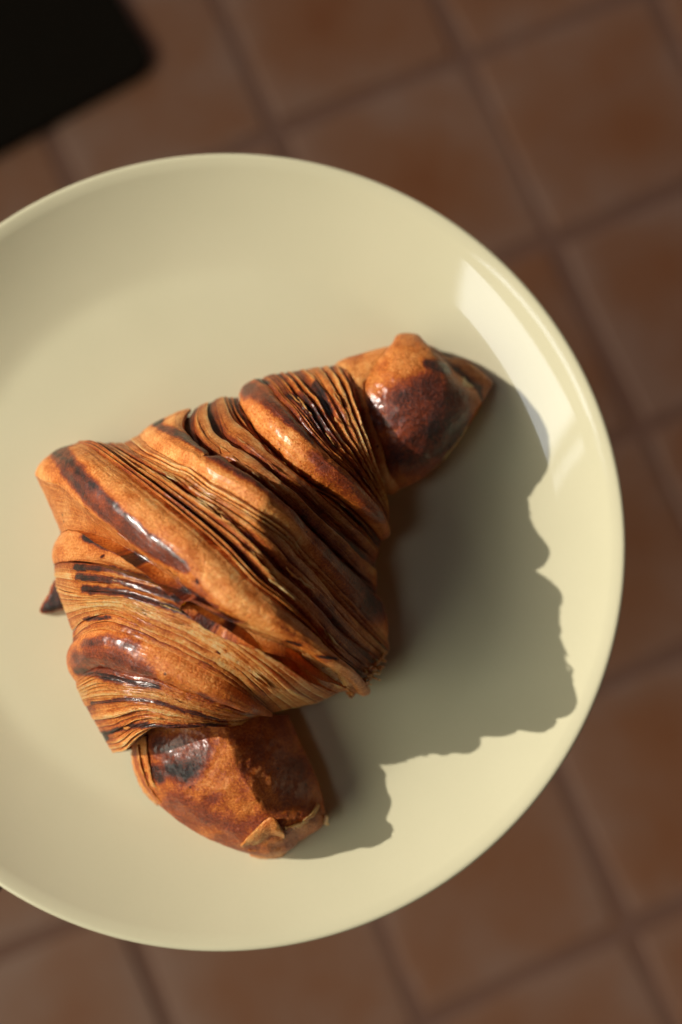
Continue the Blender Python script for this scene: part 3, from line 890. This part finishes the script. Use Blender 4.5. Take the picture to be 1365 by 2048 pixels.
# --- loose flakes, folded skins and the rolled-in tail
def flake(name, A, B, base, seed, thick=.5, n=14, m=7, curl=0., strokes=(), lam=.8, edge=.0):
    """A thin curled skin between two edges; points are (x, y, height in mm over the plate)."""
    def rs(P):
        p = cr_spline(P, 12); s = np.r_[0, np.cumsum(np.linalg.norm(np.diff(p, axis=0), axis=1))]
        v = np.linspace(0, s[-1], n)
        return np.stack([np.interp(v, s, p[:, c]) for c in range(3)], -1)
    a, b = rs(A), rs(B)
    t = np.linspace(0, 1, m)[None, :, None]
    G = a[:, None] * (1 - t) + b[:, None] * t
    G[..., 2] += curl * np.sin(np.pi * t[..., 0])
    G[..., :2] += (np.stack([fbm(G[..., 0] / 6, G[..., 1] / 6, seed), fbm(G[..., 0] / 6, G[..., 1] / 6, seed + 4)], -1) - .5) * 4
    G[..., 2] += (fbm(G[..., 0] / 9, G[..., 1] / 9, seed + 2) - .5) * 1.2
    X = unproj(G[..., 0], G[..., 1], WELL_Z + np.maximum(G[..., 2], .3) / 1000)
    Xb = X.copy(); Xb[..., 2] -= thick / 1000
    Xb[..., 2] = np.maximum(Xb[..., 2], WELL_Z + .0002)
    nn = n * m
    F = grid_faces(n, m)
    per = [i * m for i in range(n)] + [(n - 1) * m + j for j in range(1, m)] + [i * m + m - 1 for i in range(n - 2, -1, -1)] + [j for j in range(m - 2, 0, -1)]
    Fs = [(per[k], per[(k + 1) % len(per)], per[(k + 1) % len(per)] + nn, per[k] + nn) for k in range(len(per))]
    me = mesh_np(name, np.vstack([X.reshape(-1, 3), Xb.reshape(-1, 3)]), np.vstack([F, F[:, ::-1] + nn, Fs]))
    bm = bmesh.new(); bm.from_mesh(me); bmesh.ops.recalc_face_normals(bm, faces=bm.faces); bm.to_mesh(me); bm.free()
    ts = base + (fbm(G[..., 0] / 8, G[..., 1] / 8, seed + 7) - .5) * .2
    ts, g = paint(G[..., 0], G[..., 1], ts, strokes, 1.5)
    if edge:
        e = np.minimum(np.minimum(np.arange(n), n - 1 - np.arange(n))[:, None] / 2, np.minimum(np.arange(m), m - 1 - np.arange(m))[None, :] / 1.5)
        ts = ts + edge * np.clip(1 - e, 0, 1)
    col = np.ones((2 * nn, 4), np.float32)
    col[:, 0] = np.clip(np.r_[ts.ravel(), ts.ravel()], -.3, 1); col[:, 1] = np.r_[g.ravel(), g.ravel()]; col[:, 2] = lam
    ca_ = me.color_attributes.new('bake_shade', 'FLOAT_COLOR', 'POINT'); ca_.data.foreach_set('color', col.ravel())
    at = me.attributes.new('wrap', 'FLOAT_VECTOR', 'POINT')
    wv = np.zeros((2 * nn, 3), np.float32); wv[:, 0] = np.tile(np.repeat(np.arange(n), m), 2) * .3; wv[:, 1] = np.tile(np.arange(m), 2 * n) * 2; wv[:, 2] = seed
    at.data.foreach_set('vector', wv.ravel())
    return link_mesh(name, me, PASTRY, cro)


flake('dough_tail', [(108, 1160, 6), (98, 1185, 5), (80, 1218, 3), (84, 1228, 2)], [(150, 1165, 5), (150, 1190, 5), (140, 1212, 4), (110, 1222, 2)], .93, 301, thick=3.5, n=18, m=10, curl=1.0, edge=-.5)
# cream rims on the horn ends
flake('skin_edge', on('up', [(846, 690, 1.6), (863, 707, 2.2), (893, 721, 2.6), (918, 744, 2.8), (936, 763, 2.8), (961, 784, 2.6), (966, 806, 2.2), (948, 836, 1.8), (919, 880, 1.6), (889, 918, 1.0)]),
      on('up', [(832, 703, .4), (847, 722, .8), (873, 740, 1.0), (896, 765, 1.0), (913, 784, .8), (938, 801, .8), (945, 810, .6), (932, 830, .6), (904, 873, .3), (876, 910, 0)]), -.22, 302, thick=2.0, n=60, m=5, curl=.7, lam=.2)
flake('skin_fold', on('lo', [(481, 1690, .8), (505, 1665, 1.5), (542, 1634, 2.2), (560, 1652, 2.4), (570, 1668, 2)]), on('lo', [(486, 1696, .2), (515, 1688, .2), (540, 1674, .6), (556, 1672, 1.2), (572, 1680, .8)]), .24, 303, thick=.7, n=22, m=9, curl=1.2)
flake('skin_edge', on('lo', [(497, 1700, .6), (530, 1702, .6), (555, 1700, .6), (573, 1690, .6)]), [(500, 1713, 3), (530, 1719, 3), (560, 1715, 3), (580, 1700, 5)], .25, 304, thick=1.2, n=20, m=6)
flake('skin_edge', on('lo', [(570, 1655, 1.2), (600, 1646, 1.4), (622, 1628, 1.4), (634, 1606, 1.2)]), on('lo', [(574, 1664, 0), (604, 1654, .2), (628, 1634, .2), (640, 1612, .2)]), .12, 305, thick=.8, n=18, m=4)
flake('flake', [(646, 1628, 12), (657, 1632, 13)], [(644, 1648, 10), (658, 1652, 10)], .05, 306, thick=.8, n=6, m=6)
# side folds on the lower horn
flake('skin_fold', [(266, 1482, 13), (264, 1515, 11), (279, 1560, 10), (312, 1608, 8)], on('lo', [(292, 1470, .9), (296, 1512, 1.2), (306, 1560, 1.0), (330, 1602, .3)]), .27, 307, thick=1.2, n=26, m=9, curl=1.0)
flake('skin_fold', [(262, 1505, 7), (268, 1540, 6), (286, 1582, 5), (316, 1612, 4)], on('lo', [(276, 1490, 1.6), (282, 1530, 1.8), (297, 1572, 1.6), (322, 1604, 1.0)]), .34, 308, thick=1.2, n=26, m=8, curl=.6)
# torn crumb at the inner end of the main band
r = np.random.default_rng(5)
for k in range(26):
    x, y = r.uniform(690, 768), 0
    y = 1385 - (x - 690) * .95 + r.uniform(-16, 14)
    z = on('body', [(x, y, r.uniform(.3, 2.0))])[0][2]
    a = r.uniform(-.9, .5); L = r.uniform(10, 26); wd = r.uniform(3, 8)
    dx, dy = L * math.cos(a), -L * math.sin(a) * .8
    flake('flake', [(x, y, z), (x + dx * .5, y + dy * .5, z + r.uniform(0, 3)), (x + dx, y + dy, z + r.uniform(-2, 2))],
          [(x + wd * .3, y + wd, z - 2), (x + dx * .5 + wd * .4, y + dy * .5 + wd, z), (x + dx * .9, y + dy + wd * .7, z - 2)], r.uniform(.1, .4), 320 + k, thick=.5, n=8, m=4, curl=r.uniform(0, 1.5))
flake('skin_fold', on('body', [(600, 1296, 1.0), (640, 1312, 1.2), (676, 1338, 1.4), (706, 1368, 1.4)]), on('body', [(606, 1312, .2), (640, 1340, .4), (668, 1372, .6), (700, 1384, .8)]), .16, 309, thick=.8, n=24, m=10, curl=1.0)
flake('skin_fold', on('body', [(656, 1325, 1.6), (672, 1345, 1.6), (686, 1372, 1.6)]), on('body', [(672, 1322, 2.2), (694, 1347, 2.2), (708, 1372, 2.0)]), .22, 310, thick=.8, n=18, m=8, curl=1.6)

# lifted slivers of skin along the cut layers
r = np.random.default_rng(77)
for k in range(90):
    zone = [(0.1, 1.9), (3.1, 5.9), (7.1, 7.9), (11.1, 12.9), (14.1, 15.8)][k % 5]
    U0 = r.uniform(*zone); v0 = r.uniform(.12, .88); L = r.uniform(.012, .05); wd = r.uniform(.03, .08)
    vv = np.array([v0 - L, v0, v0 + L]); uu = U0 + r.uniform(-.04, .04, 3)
    pa, za = BODY.at(uu, vv); pb, zb = BODY.at(uu + wd * np.array([.5, 1, .3]), vv + .004)
    dz = r.uniform(.4, 1.2)
    flake('flake', [(p[0], p[1], z + d) for p, z, d in zip(pa, za, (.3, dz, dz + r.uniform(-.3, .8)))], [(p[0], p[1], z + d) for p, z, d in zip(pb, zb, (.2, dz * .6, dz))],
          r.uniform(.06, .34), 500 + k, thick=.35, n=9, m=3, curl=r.uniform(0, .6))
